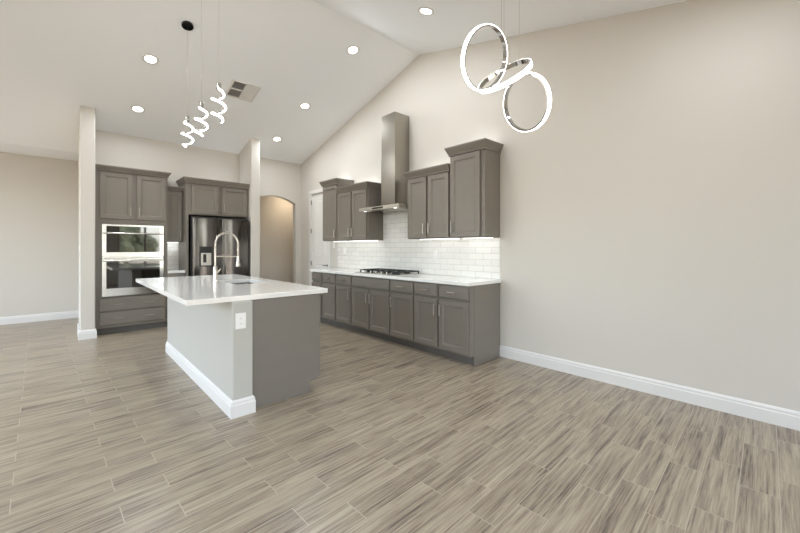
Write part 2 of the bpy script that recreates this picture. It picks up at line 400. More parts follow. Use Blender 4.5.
# pantry door in the right wall
FR = Face('-X', XR)
dr = struct(MB().build if False else MB().box(XR + .02, XR + .055, DY0 + .003, DY1 - .003, .008, DZ - .003).build('door_1', 'door_paint'))
def panel(F, a0, a1, z0, z1, base):
    rg = lambda i, d: [F(a0 + i, d, z0 + i), F(a1 - i, d, z0 + i), F(a1 - i, d, z1 - i), F(a0 + i, d, z1 - i)]
    return MB().loft([rg(0, base - .001), rg(0, base + .008), rg(.012, base + .010), rg(.022, base + .002), rg(.05, base + .004), rg(.06, base + .009)])
FD = Face('-X', XR + .02)
for z0, z1 in ((.25, .98), (1.12, 2.32)): panel(FD, DY0 + .11, DY1 - .11, z0, z1, 0).build('panel', 'door_paint', dr)
lv = MB().cyl(FD(DY0 + .06, 0, .95), (-1, 0, 0), .027, .008, 20).tube([FD(DY0 + .06, .008, .95), FD(DY0 + .06, .045, .95), FD(DY0 + .075, .052, .95), FD(DY0 + .17, .05, .95)], .009, 8)
lv.build('lever_handle', 'slot', dr, smooth=True)
for z in (.20, .98, 1.66, 2.26): MB().cyl((XR - .008, DY1 - .008, z - .045), (0, 0, 1), .009, .09, 10).build('hinge', 'slot', dr)
mb = MB(); c = .075
fbox(mb, FR, DY0 - c, DY0, 0, .018, 0, DZ + c); fbox(mb, FR, DY1, DY1 + c, 0, .018, 0, DZ + c); fbox(mb, FR, DY0, DY1, 0, .018, DZ, DZ + c)
fbox(mb, FR, DY0 - .012, DY0 + .002, .002, -.12, 0, DZ); fbox(mb, FR, DY1 - .002, DY1 + .012, .002, -.12, 0, DZ)
struct(mb.build('trim_1', 'trim'))
# tiled backsplashes
BY0, BY1 = 2.42, 5.965
mb = MB(); mb.box(XR - .009, XR, BY0, BY1, .925, 1.43); mb.box(XR - .009, XR, 3.69, 4.60, 1.43, 1.862)
struct(mb.build('backsplash_right', 'tile_y', origin=(XR, BY0 - .003, .9265)))

# ------------------------------------------------------------------ base cabinets along the right wall
XF = 3.262                                               # face frame plane
FB = Face('-X', XF)
def base_unit(name, label, y0, y1, cols, false_front=False, last=False):
    t = thing(name, label, 'cabinet', ((XF + XR) / 2, (y0 + y1) / 2, 0), 'base cabinets along the tiled wall')
    mb = MB(); mb.box(XF, XR - .001, y0, y1, .10, .8845)
    mb.build('body', 'cabinet', t)
    MB().box(XF + .075, XR - .001, y0, y1, 0, .10).build('toe_kick', 'toe', t)
    if last: MB().box(XF + .074, XR - .001, y0 - .004, y0 - .0005, 0, .884).build('end_panel', 'cabinet', t)
    for (a0, a1, hs) in cols:
        door(FB, t, a0, a1, .128, .694, hs, 'top')
        if not false_front: drawer(FB, t, a0, a1, .724, .866)
    if false_front: drawer(FB, t, cols[0][0], cols[-1][1], .724, .866, 0, 'false_front')
    return t
base_unit('base_cabinet', 'nearest taupe base cabinet at the open counter end, two doors under two drawers', 2.42, 3.275, [(2.433, 2.848, 'hi'), (2.876, 3.262, 'lo')], last=True)
base_unit('base_cabinet', 'narrow taupe base cabinet just right of the wide drawerless front under the gas cooktop', 3.275, 3.732, [(3.288, 3.715, 'hi')])
base_unit('base_cabinet', 'wide taupe base cabinet under the gas cooktop, blank front above two doors', 3.732, 4.636, [(3.748, 4.172, 'hi'), (4.198, 4.622, 'lo')], True)
base_unit('base_cabinet', 'narrow taupe base cabinet just left of the cooktop, one door under one drawer', 4.636, 5.077, [(4.650, 5.062, 'lo')])
base_unit('base_cabinet', 'farthest taupe base cabinet by the white door, partly behind the island top', 5.077, 5.862, [(5.094, 5.482, 'hi'), (5.521, 5.85, 'lo')])
tag(MB().box(3.212, XR - .010, 2.395, 5.87, .885, .925).build('countertop', 'quartz', bevel=.003), 'long white quartz countertop over the base cabinets under the subway tile', 'countertop')

# cooktop
CY = 4.145
ck = thing('gas_cooktop', 'stainless gas cooktop with black grates set in the long white counter', 'cooktop', (3.53, CY, .925))
mb = MB().loft([[(3.29, CY - .455, .925), (3.79, CY - .455, .925), (3.79, CY + .455, .925), (3.29, CY + .455, .925)],
                [(3.29, CY - .455, .931), (3.79, CY - .455, .931), (3.79, CY + .455, .931), (3.29, CY + .455, .931)],
                [(3.30, CY - .445, .934), (3.78, CY - .445, .934), (3.78, CY + .445, .934), (3.30, CY + .445, .934)]])
mb.build('tray', 'steel', ck)
burners = [(3.43, CY - .31), (3.66, CY - .31), (3.55, CY), (3.43, CY + .31), (3.66, CY + .31)]
for (bx, by) in burners:
    r = .055 if by == CY else .042
    b = MB().lathe((bx, by, .934), (0, 0, 1), [(r + .012, 0), (r + .010, .008), (r, .012), (r * .9, .02), (r * .4, .022)], 20).build('burner', 'black', ck, smooth=True)
for gy in (CY - .30, CY, CY + .30):
    mb = MB(); x0, x1, y0, y1 = 3.385, 3.765, gy - .142, gy + .142; zt = .972
    for yy in (y0, y1): mb.box(x0, x1, yy - .006, yy + .006, zt - .014, zt)
    for xx in (x0, x1, (x0 + x1) / 2): mb.box(xx - .006, xx + .006, y0, y1, zt - .0135, zt - .0005)
    for (bx, by) in [q for q in burners if abs(q[1] - gy) < .05] or [((x0 + x1) / 2, gy)]:
        for k in range(4):
            an = PI / 4 + k * PI / 2; mb.tube([(bx + .03 * math.cos(an), by + .03 * math.sin(an), zt - .005), (bx + .12 * math.cos(an), by + .12 * math.sin(an), zt - .006)], .006, 6)
    for xx in (x0, x1):
        for yy in (y0, y1): mb.box(xx - .007, xx + .007, yy - .007, yy + .007, .934, zt - .01)
    mb.build('grate', 'black', ck)
for k in range(5):
    ky = CY - .24 + .12 * k
    MB().lathe((3.335, ky, .934), (0, 0, 1), [(.020, 0), (.020, .006), (.016, .008), (.016, .028), (.013, .031)], 18).build('knob', 'steel', ck, smooth=True)

# ------------------------------------------------------------------ upper cabinets along the right wall
XU = 3.545
FU = Face('-X', XU)
UZ = 1.425
def upper_unit(label, y0, y1, z1, doors, ctop, ex, strip=True):
    t = thing('upper_cabinet', label, 'cabinet', ((XU + XR) / 2, (y0 + y1) / 2, UZ), 'upper cabinets on the tiled wall')
    MB().box(XU, XR - .001, y0, y1, UZ, z1).build('body', 'cabinet', t)
    for (a0, a1, hs) in doors: door(FU, t, a0, a1, UZ + .013, z1 - .012, hs, 'bottom', .14)
    crown(t, XU - .02, XR - .001, y0, y1, z1 - .004, ctop - z1 + .004, ex)
    s = MB().box(XU + .20, XU + .225, y0 + .04, y1 - .04, UZ - .008, UZ).build('light_strip', 'strip', t); s['label'] = 'glowing white light strip'
    lamp('under_cabinet_light', t, (XU + .2125, (y0 + y1) / 2, UZ - .012), STRIP_W * (y1 - y0), SOFT, size=.02, size_y=y1 - y0 - .1, direction=(.25, 0, -1), axis=(0, 1, 0))
    s = MB().box(XU + .20, XU + .22, y0 + .06, y1 - .06, ctop + .001, ctop + .009).build('top_light_strip', 'strip', t); s['label'] = 'glowing light strip on the cabinet top'
    lamp('over_cabinet_light', t, (XU + .21, (y0 + y1) / 2, ctop + .015), TOP_W * (y1 - y0), SOFT, size=.02, size_y=y1 - y0 - .14, direction=(.35, 0, 1), axis=(0, 1, 0))
    return t
upper_unit('tallest and nearest taupe wall cabinet, single door, at the right end', 2.42, 2.925, 2.44, [(2.475, 2.91, 'hi')], 2.54, (1, 0, 1, 1))
upper_unit('taupe two-door wall cabinet just right of the steel range hood', 2.925, 3.69, 2.262, [(2.942, 3.29, 'hi'), (3.325, 3.675, 'lo')], 2.35, (1, 0, 0, .9))
upper_unit('taupe two-door wall cabinet just left of the steel range hood', 4.60, 5.475, 2.262, [(4.625, 5.02, 'hi'), (5.055, 5.46, 'lo')], 2.35, (1, 0, .9, 0))
upper_unit('slim tall taupe wall cabinet nearest the white panel door', 5.475, 5.965, 2.43, [(5.49, 5.95, 'lo')], 2.525, (1, 0, 1, 1))

# range hood
hd = thing('range_hood', 'stainless chimney range hood with flat canopy over the gas cooktop', 'range hood', (3.6, CY, 1.862))
mb = MB(); mb.box(3.36, XR - .010, 3.692, 4.598, 1.862, 1.912); mb.build('canopy', 'lit_canopy_steel', hd, bevel=.002)
mb = MB(); mb.loft([[(3.42, 3.80, 1.912), (XR - .001, 3.80, 1.912), (XR - .001, 4.49, 1.912), (3.42, 4.49, 1.912)],
                    [(3.545, 3.97, 1.935), (XR - .001, 3.97, 1.935), (XR - .001, 4.32, 1.935), (3.545, 4.32, 1.935)]])
mb.build('canopy_top', 'hood', hd)
MB().box(3.565, XR - .001, 3.99, 4.305, 1.93, 2.66).build('lower_flue', 'hood', hd)
MB().box(3.568, XR - .001, 3.993, 4.302, 2.66, 3.305).build('upper_flue', 'hood', hd)
for yy in (3.93, 4.37): MB().box(3.44, 3.80, yy - .19, yy + .19, 1.856, 1.8625).build('filter', 'steel', hd)
for yy in (3.80, 4.49): MB().cyl((3.40, yy, 1.8625), (0, 0, -1), .022, .004, 14).build('lamp', 'strip', hd)
MB().box(3.3585, 3.361, 4.02, 4.27, 1.874, 1.898).build('control_panel', 'black_glass', hd)

# ------------------------------------------------------------------ oven tower
YO = 7.0
FO = Face('-Y', YO)
ot = thing('oven_cabinet', 'tall taupe cabinet tower housing the double oven beside the white wall end', 'cabinet', (.795, 7.22, 0))
mb = MB(); x0, x1 = .324, 1.24
mb.box(x0, x1, YO, YB - .001, .10, .562); mb.box(x0, x1, YO, YB - .001, 1.664, 2.455); mb.box(x0, .403, YO, YB - .001, .562, 1.664); mb.box(1.181, x1, YO, YB - .001, .562, 1.664); mb.box(.403, 1.181, YB - .03, YB - .001, .562, 1.664)
mb.build('body', 'cabinet', ot)
MB().box(x0, x1, YO + .075, YB - .001, 0, .10).build('toe_kick', 'toe', ot)
door(FO, ot, .382, .775, 1.742, 2.438, 'hi', 'bottom'); door(FO, ot, .826, 1.208, 1.742, 2.438, 'lo', 'bottom')
drawer(FO, ot, .372, 1.212, .352, .545, 2); drawer(FO, ot, .372, 1.212, .145, .338, 2)
crown(ot, x0, x1, YO - .02, YB - .001, 2.452, .08, (0, 1, 1, 0))
dv = thing('double_wall_oven', 'stainless double wall oven with black glass doors in the tall cabinet tower', 'oven', (.792, 7.2, .566))
MB().box(.41, 1.174, YO + .004, 7.40, .568, 1.658).build('case', 'fridge_case', dv)
def oven_door(name, x0, x1, z0, z1, gz0, gz1, hz):
    mb = MB(); t = .03; i = .05
    fbox(mb, FO, x0, x0 + i, -.004, t, z0, z1); fbox(mb, FO, x1 - i, x1, -.004, t, z0, z1); fbox(mb, FO, x0 + i, x1 - i, -.004, t, z0, gz0); fbox(mb, FO, x0 + i, x1 - i, -.004, t, gz1, z1)
    o = mb.build(name, 'oven_steel', dv)
    fbox(MB(), FO, x0 + i, x1 - i, -.002, t - .002, gz0, gz1).build('glass', 'black_glass', o)
    mb = MB().tube([FO(x0 + .01, t + .035, hz), FO((x0 + x1) / 2, t + .035, hz), FO(x1 - .01, t + .035, hz)], .012, 12)
    for a in (x0 + .03, x1 - .03): fbox(mb, FO, a - .012, a + .012, t, t + .035, hz - .012, hz + .012)
    mb.build('handle', 'oven_steel', o, smooth=True)
    return o
oven_door('upper_door', .404, 1.18, 1.168, 1.656, 1.235, 1.632, 1.523)
oven_door('lower_door', .404, 1.18, .575, 1.125, .69, 1.092, 1.108)
fbox(MB(), FO, .41, 1.174, -.002, .022, 1.128, 1.165).build('vent_trim', 'oven_steel', dv)
fbox(MB(), FO, .43, 1.155, .020, .0235, 1.142, 1.150).build('vent_slot', 'dark', dv)

# small bay between the oven tower and the refrigerator
bc = thing('base_cabinet', 'narrow taupe base cabinet squeezed between oven tower and refrigerator', 'cabinet', (1.37, 7.2, 0))
MB().box(1.241, 1.489, YO, YB - .001, .10, .8845).build('body', 'cabinet', bc)
MB().box(1.241, 1.489, YO + .075, YB - .001, 0, .10).build('toe_kick', 'toe', bc)
door(FO, bc, 1.252, 1.478, .128, .694, 'hi'); drawer(FO, bc, 1.252, 1.478, .724, .866, L=.1)
tag(MB().box(1.241, 1.489, YO - .03, YB - .010, .885, .925).build('countertop', 'quartz'), 'short white countertop in the narrow bay left of the refrigerator', 'countertop')
struct(MB().box(1.241, 1.489, YB - .009, YB, .925, 1.40).build('backsplash_bay', 'tile_x', origin=(1.241, YB, .9265)))
sb = thing('upper_cabinet', 'slim taupe wall cabinet between the oven tower and the refrigerator cabinet', 'cabinet', (1.365, 7.3, 1.40))
MB().box(1.241, 1.489, 7.15, YB - .001, 1.40, 2.27).build('body', 'cabinet', sb)
door(Face('-Y', 7.15), sb, 1.252, 1.476, 1.412, 2.255, 'hi', 'bottom')
crown(sb, 1.241, 1.489, 7.13, YB - .001, 2.266, .065, (0, 0, 1, 0))
MB().box(1.27, 1.46, 7.33, 7.35, 1.392, 1.40).build('light_strip', 'strip', sb)
lamp('under_cabinet_light', sb, (1.365, 7.34, 1.388), STRIP_W * 1.0, SOFT, size=.02, size_y=.18, direction=(0, .25, -1), axis=(1, 0, 0))

# ------------------------------------------------------------------ refrigerator and its cabinet
YK = 6.93
FK = Face('-Y', YK)
kc = thing('fridge_cabinet', 'taupe two-door cabinet with crown moulding above the dark refrigerator', 'cabinet', (2.0, 7.2, 0))
MB().box(1.491, 2.523, YK, YB - .001, 1.865, 2.40).build('body', 'cabinet', kc)
MB().box(1.491, 1.53, YK, YB - .001, 0, 1.865).build('side_panel', 'cabinet', kc)
door(FK, kc, 1.575, 1.995, 1.885, 2.372, 'hi', 'bottom'); door(FK, kc, 2.055, 2.49, 1.885, 2.372, 'lo', 'bottom')
crown(kc, 1.491, 2.523, YK - .02, YB - .001, 2.396, .09, (1, 0, 1, 0))
lamp('over_cabinet_light', kc, (2.15, 7.2, 2.50), TOP_W * .8, SOFT, size=.02, size_y=.6, direction=(0, .3, 1), axis=(1, 0, 0))
MB().box(1.8, 2.48, 7.19, 7.21, 2.487, 2.495).build('top_light_strip', 'strip', kc)

fr = thing('refrigerator', 'dark stainless french-door refrigerator with water dispenser under the taupe cabinet', 'refrigerator', (2.03, 7.1, 0))
fx0, fx1, fzt = 1.558, 2.505, 1.835
MB().box(fx0, fx1, 6.875, YB - .03, .02, fzt).build('case', 'fridge_case', fr)
def bowed(mb, x0, x1, z0, z1, yb=6.87, yf=6.80, bow=.022, n=12, hole=None):
    xs = [x0 + (x1 - x0) * i / n for i in range(n + 1)]
    def yy(x):
        u = (x - x0) / (x1 - x0); e = min(u, 1 - u) * (x1 - x0)
        return yf + bow * (2 * u - 1) ** 2 + (.012 * (1 - e / .012) ** 2 if e < .012 else 0)
    xs = sorted(set(xs + [x0 + .004, x0 + .012, x1 - .004, x1 - .012]))
    mb.loft([[(x, yy(x), z0), (x, yb, z0), (x, yb, z1), (x, yy(x), z1)] for x in xs]); return mb
xm = 2.053
dl = bowed(MB(), fx0 + .012, xm - .005, .73, fzt - .03).build('door', 'fridge', fr, smooth=True)
dr2 = bowed(MB(), xm + .005, fx1 - .012, .73, fzt - .03).build('door', 'fridge', fr, smooth=True)
bowed(MB(), fx0 + .012, fx1 - .012, .40, .72).build('drawer', 'fridge', fr, smooth=True)
bowed(MB(), fx0 + .012, fx1 - .012, .05, .39).build('drawer', 'fridge', fr, smooth=True)
MB().box(xm - .0045, xm + .0045, 6.806, 6.86, .74, fzt - .035).build('gap_strip', 'oven_steel', dl)['label'] = 'bright steel strip filling the gap between the doors'  # bright strip drawn in the gap between the doors
mb = MB(); dx0, dx1, dz0, dz1 = 1.665, 1.865, .985, 1.325
ds = MB().box(dx0, dx1, 6.790, 6.83, dz0, dz1).build('water_dispenser', 'gloss_black', dl)
mb = MB().box(dx0 + .02, dx1 - .02, 6.785, 6.791, dz0 + .02, dz1 - .11); mb.build('dispenser_recess', 'steel', ds)
MB().box(dx0 + .055, dx0 + .10, 6.775, 6.786, dz0 + .07, dz1 - .13).build('dispenser_paddle', 'gloss_black', ds)

# ------------------------------------------------------------------ island
isl = thing('kitchen_island', 'kitchen island with pale drywall back and taupe cabinet body', 'kitchen island', (1.3, 4.15, 0))
IY0, IY1 = 2.918, 5.33
MB().box(.943, 1.098, IY0, IY1, 0, .884).build('drywall_back', 'island_wall', isl, bevel=.010)
t = .017; h = .132; prof = [(t, 0), (t, h * .70), (t - .004, h * .76), (t - .004, h * .88), (t - .010, h * .96), (.001, h)]
MB().loft([[(.943 - d, IY1 + d, z), (.943 - d, IY0 - d, z), (1.098 + d * .9, IY0 - d, z), (1.098 + d * .9, IY0 + .030, z), (.946, IY0 + .03, z), (.946, IY1 - .03, z), (1.09, IY1 - .03, z), (1.09, IY1 + d, z)] for d, z in prof]).build('baseboard', 'trim', isl)
def notch(y0, y1):
    return MB().prism([(1.0985, y0, 0), (1.62, y0, 0), (1.62, y0, .105), (1.712, y0, .105), (1.712, y0, .884), (1.0985, y0, .884)], (0, y1 - y0, 0))
notch(2.97, 2.99).build('end_panel', 'cabinet', isl); notch(IY1 - .02, IY1).build('end_panel', 'cabinet', isl)
MB().box(1.60, 1.62, 2.99, IY1 - .02, 0, .105).build('toe_kick', 'toe', isl)
MB().box(1.702, 1.712, 2.99, IY1 - .02, .105, .884).build('face_frame', 'cabinet', isl)
MB().box(1.0985, 1.702, 2.99, IY1 - .02, .105, .125).build('cabinet_bottom', 'cabinet', isl)
FI = Face('+X', 1.712)
n = 5; wdt = (IY1 - 2.97) / n
for k in range(n): door(FI, isl, 2.97 + k * wdt + .012, 2.97 + (k + 1) * wdt - .012, .128, .866, 'lo' if k % 2 else 'hi')
# island worktop with the sink cut out
SX0, SX1, SY0, SY1 = 1.30, 1.64, 3.90, 4.50
TX0, TX1, TY0, TY1 = .637, 1.80, 2.95, 5.475
mb = MB(); b = mb.b
out = [(TX0, TY0), (TX1, TY0), (TX1, TY1), (TX0, TY1)]; inn = [(SX0, SY0), (SX1, SY0), (SX1, SY1), (SX0, SY1)]
V = {(k, z): [b.verts.new((x, y, z)) for x, y in r] for k, r in (('o', out), ('i', inn)) for z in (.885, .925)}
for i in range(4):
    j = (i + 1) % 4
    b.faces.new([V['o', .925][i], V['o', .925][j], V['i', .925][j], V['i', .925][i]]); b.faces.new([V['o', .885][i], V['o', .885][j], V['i', .885][j], V['i', .885][i]])
    b.faces.new([V['o', .885][i], V['o', .885][j], V['o', .925][j], V['o', .925][i]]); b.faces.new([V['i', .885][i], V['i', .885][j], V['i', .925][j], V['i', .925][i]])
tag(mb.build('island_countertop', 'quartz', bevel=.003), 'white quartz worktop with a sink cutout on the kitchen island', 'countertop')
sk = thing('kitchen_sink', 'undermount stainless sink set in the white island worktop', 'sink', (1.47, 4.2, .665))
mb = MB(); b = mb.b
def rr(x0, x1, y0, y1, z, r=.03, n=4):
    pts = []
    for cx, cy, a in ((x1 - r, y1 - r, 0), (x0 + r, y1 - r, PI / 2), (x0 + r, y0 + r, PI), (x1 - r, y0 + r, 1.5 * PI)):
        for k in range(n + 1): pts.append((cx + r * math.cos(a + k * PI / 2 / n), cy + r * math.sin(a + k * PI / 2 / n), z))
    return pts
o_ = .012
mb.loft([rr(SX0 - o_ - .02, SX1 + o_ + .02, SY0 - o_ - .02, SY1 + o_ + .02, .8845), rr(SX0 - .001, SX1 + .001, SY0 - .001, SY1 + .001, .8845), rr(SX0 + .004, SX1 - .004, SY0 + .004, SY1 - .004, .70), rr(SX0 + .03, SX1 - .03, SY0 + .03, SY1 - .03, .682),
         rr(SX0 + .03, SX1 - .03, SY0 + .03, SY1 - .03, .678), rr(SX0 - .004, SX1 + .004, SY0 - .004, SY1 + .004, .697), rr(SX0 - .008, SX1 + .008, SY0 - .008, SY1 + .008, .881), rr(SX0 - o_ - .02, SX1 + o_ + .02, SY0 - o_ - .02, SY1 + o_ + .02, .881)], cap=False)
mb.b.faces.ensure_lookup_table()
mb.loft([rr(SX0 + .03, SX1 - .03, SY0 + .03, SY1 - .03, .678), rr(SX0 + .03, SX1 - .03, SY0 + .03, SY1 - .03, .682)])
mb.build('basin', 'steel', sk)
MB().lathe((1.47, 4.2, .682), (0, 0, 1), [(.045, 0), (.045, .003), (.03, .004), (.02, .002)], 20).build('drain', 'dark', sk, smooth=True)
# spring faucet
fa = thing('spring_faucet', 'tall brushed nickel spring faucet arching over the island sink', 'faucet', (1.255, 4.46, .925))
P0 = Vector((1.255, 4.46, .925)); hd_ = Vector((.178, -.21, 0)); reach = hd_.length; hd_.normalize()
MB().lathe(P0, (0, 0, 1), [(.030, 0), (.030, .006), (.024, .012), (.022, .05), (.022, .16), (.017, .17)], 20).build('body', 'nickel', fa, smooth=True)
sd = Vector((-hd_.y, hd_.x, 0))
MB().tube([P0 + Vector((0, 0, .10)) + sd * .02, P0 + Vector((0, 0, .10)) + sd * .05, P0 + Vector((0, 0, .135)) + sd * .10], [.012, .010, .006], 10).build('lever', 'nickel', fa, smooth=True)
MB().tube([P0 + Vector((0, 0, z)) for z in (.16, .25, .34)], .009, 10).build('riser', 'nickel', fa, smooth=True)
R0 = reach / 2; zc = 1.485 - R0 - .012
path = [P0 + Vector((0, 0, z - .925)) for z in (1.22, 1.30, zc - .04)]
path += [P0 + hd_ * (R0 - R0 * math.cos(a)) + Vector((0, 0, zc - .925 + R0 * math.sin(a))) for a in [PI * i / 22 for i in range(23)]]
path += [P0 + hd_ * reach + Vector((0, 0, z - .925)) for z in (zc - .05, 1.24, 1.20)]
mb = MB(); mb.tube(path, .0075, 10)
def resample(p, step):
    out = [p[0]]; acc = 0
    for a, b in zip(p, p[1:]):
        L = (b - a).length; k = max(1, int(L / step))
        for i in range(1, k + 1): out.append(a.lerp(b, i / k))
    return out
dense = resample(path, .002); hel = []; up = hd_.cross(Vector((0, 0, 1)))
for i, p in enumerate(dense):
    tg = (dense[min(i + 1, len(dense) - 1)] - dense[max(i - 1, 0)]).normalized(); nn = up.cross(tg).normalized()
    an = i * 2 * PI / 5.0; hel.append(p + up * math.cos(an) * .0115 + nn * math.sin(an) * .0115)
mb.tube(hel, .0027, 5)
mb.build('spring_hose', 'nickel', fa, smooth=True)
MB().tube([P0 + Vector((0, 0, 1.205 - .925)), P0 + hd_ * reach + Vector((0, 0, 1.205 - .925))], .006, 8).build('docking_arm', 'nickel', fa, smooth=True)
MB().lathe(P0 + hd_ * reach + Vector((0, 0, 1.09 - .925)), (0, 0, 1), [(.022, 0), (.024, .004), (.022, .03), (.015, .06), (.013, .115)], 18).build('spray_head', 'nickel', fa, smooth=True)

# ------------------------------------------------------------------ outlets and switches
def outlet(label, F, a, z, wd=.072, ht=.116, gang=1, cat='outlet', name='power_outlet'):
    o = thing(name, label, cat, F(a, 0, z - ht / 2))
    rg = lambda i, d: [F(a - wd / 2 + i, d, z - ht / 2 + i), F(a + wd / 2 - i, d, z - ht / 2 + i), F(a + wd / 2 - i, d, z + ht / 2 - i), F(a - wd / 2 + i, d, z + ht / 2 - i)]
    MB().loft([rg(0, .0005), rg(0, .004), rg(.004, .006)]).build('cover_plate', 'plastic', o)
    for k in range(gang):
        c = a + (k - (gang - 1) / 2) * .046
        if cat == 'outlet':
            for dz in (-.02, .02):
                fc = fbox(MB(), F, c - .016, c + .016, .006, .0075, z + dz - .014, z + dz + .014).build('socket', 'plastic', o)
                mb = MB()
                for s in (-.006, .006): fbox(mb, F, c + s - .0012, c + s + .0012, .0075, .0079, z + dz - .005, z + dz + .005)
                mb.build('slots', 'slot', fc)
        else: fbox(MB(), F, c - .016, c + .016, .006, .009, z - .033, z + .033).build('rocker', 'plastic', o)
    return o
outlet('white power outlet on the pale end of the kitchen island', Face('-Y', IY0), 1.003, .735, .078, .122)
outlet('small white outlet on the subway tile right of the cooktop', Face('-X', XR - .009), 3.45, 1.20)
outlet('white outlet on the far subway tile left of the cooktop', Face('-X', XR - .009), 5.72, 1.25)
outlet('white light switch between the panel door and the tile', Face('-X', XR), 6.10, 1.36, cat='switch', name='light_switch')
class FaceW:
    def __call__(s, a, d, z): return Vector((.155 - d, a, z))
outlet('white light switch on the side of the left wall end', FaceW(), 6.96, 1.29, cat='switch', name='light_switch')

# ------------------------------------------------------------------ ceiling fittings
def slope_frame(x, y):
    far = y > YP; s = -.2726 if far else .245
    z = ZF(y) if far else ZN(y)
    nrm = Vector((0, s, -1)).normalized()               # points down into the room
    return Vector((x, y, z)), nrm
def downlight(x, y, label):
    p, nrm = slope_frame(x, y)
    t = thing('recessed_light', label, 'ceiling light', p, 'recessed ceiling lights')
    MB().lathe(p, nrm, [(.060, .0), (.092, .0), (.092, .004), (.082, .008), (.066, .006), (.062, .003)], 28).build('trim_ring', 'trim', t, smooth=True)
    MB().cyl(p + nrm * .0005, nrm, .064, .003, 28).build('lens', 'pot', t)
    lamp('recessed_lamp', t, p + nrm * .02, POT_W, SOFT, size=.12, direction=nrm)
    return t
downlight(.795, 5.517, 'recessed ceiling light left of the pendants, the one nearer the camera')
downlight(.80, 6.65, 'recessed ceiling light above the double oven tower')
downlight(2.945, 4.171, 'recessed ceiling light on the far slope nearest the ridge, above the range hood')
downlight(2.951, 5.558, 'recessed ceiling light right of the ceiling air vent')
downlight(2.961, 6.672, 'recessed ceiling light in front of the arched opening')
downlight(2.922, 2.759, 'recessed ceiling light beyond the ridge, left of the ring chandelier')
downlight(.80, 2.76, 'added recessed ceiling light above the camera end of the island, unseen, supplying light')  # unseen lights from here on are added to supply room light
downlight(-1.6, 5.5, 'added recessed ceiling light brightening the left room, out of frame')  # the left-room lights are added to brighten that room
downlight(-.75, 6.6, 'added recessed ceiling light brightening the left room by the white wall end, out of frame')
downlight(-1.9, 7.6, 'added recessed ceiling light brightening the left room by its windows, out of frame')
for xx in (-1.6, .8, 2.9): downlight(xx, .2, 'added recessed ceiling light behind the camera, unseen, supplying light')
downlight(-1.6, 2.76, 'added recessed ceiling light left of the camera, unseen, supplying light')
# hall lamp beyond the arch
p = Vector((3.95, 8.05, 2.62)); t = thing('hall_light', 'ceiling light in the hall beyond the arched opening', 'ceiling light', p)
MB().lathe(p, (0, 0, -1), [(.05, 0), (.09, 0), (.09, .004), (.065, .006), (.062, .003)], 24).build('trim_ring', 'trim', t, smooth=True)
MB().cyl(p, (0, 0, -1), .062, .003, 24).build('lens', 'pot', t)
lamp('hall_lamp', t, p + Vector((0, 0, -.02)), HALL_W, WARM, size=.12)

# air vent: square diffuser of four louvred quadrants
p, nrm = slope_frame(1.965, 5.62)
vt = thing('air_vent', 'square white ceiling air vent with four louvred quadrants', 'vent', p)
ux = Vector((1, 0, 0)); uy = nrm.cross(ux).normalized()
if uy.y < 0: uy = -uy
def vbox(mb, a0, a1, b0, b1, d0, d1):
    P = lambda a, b_, d: p + ux * a + uy * b_ + nrm * d
    return mb.hexa([P(a0, b0, d0), P(a1, b0, d0), P(a1, b1, d0), P(a0, b1, d0), P(a0, b0, d1), P(a1, b0, d1), P(a1, b1, d1), P(a0, b1, d1)])
hs = .20
mb = MB()
vbox(mb, -hs, hs, -hs, -hs + .025, 0, .012); vbox(mb, -hs, hs, hs - .025, hs, 0, .012); vbox(mb, -hs, -hs + .025, -hs + .025, hs - .025, 0, .012); vbox(mb, hs - .025, hs, -hs + .025, hs - .025, 0, .012)
vbox(mb, -.01, .01, -hs + .025, hs - .025, 0, .011); vbox(mb, -hs + .025, -.01, -.01, .01, 0, .011); vbox(mb, .01, hs - .025, -.01, .01, 0, .011)
mb.build('frame', 'vent', vt)
vbox(MB(), -hs + .025, hs - .025, -hs + .025, hs - .025, .0002, .001).build('duct_shade_backing', 'slot', vt)  # dark backing sheet; the duct's shade is put into its colour
for (qa, qb) in ((-1, -1), (-1, 1), (1, -1), (1, 1)):
    mb = MB(); a0, a1 = sorted((qa * .012, qa * (hs - .026))); b0, b1 = sorted((qb * .012, qb * (hs - .026)))
    for k in range(8):
        P = lambda a, b_, d: p + ux * a + uy * b_ + nrm * d
        if qa < 0:                                       # open towards the camera: thin slats seen edge on
            s = b0 + (b1 - b0) * (k + .5) / 8
            mb.hexa([P(a0, s - .002, .0015), P(a1, s - .002, .0015), P(a1, s + .001, .0015), P(a0, s + .001, .0015), P(a0, s - .009, .010), P(a1, s - .009, .010), P(a1, s - .006, .010), P(a0, s - .006, .010)])
        else:
            s = b0 + (b1 - b0) * (k + .5) / 8
            mb.hexa([P(a0, s - .010, .0015), P(a1, s - .010, .0015), P(a1, s - .008, .0015), P(a0, s - .008, .0015), P(a0, s + .008, .010), P(a1, s + .008, .010), P(a1, s + .010, .010), P(a0, s + .010, .010)])
    mb.build('louvre', 'vent', vt)

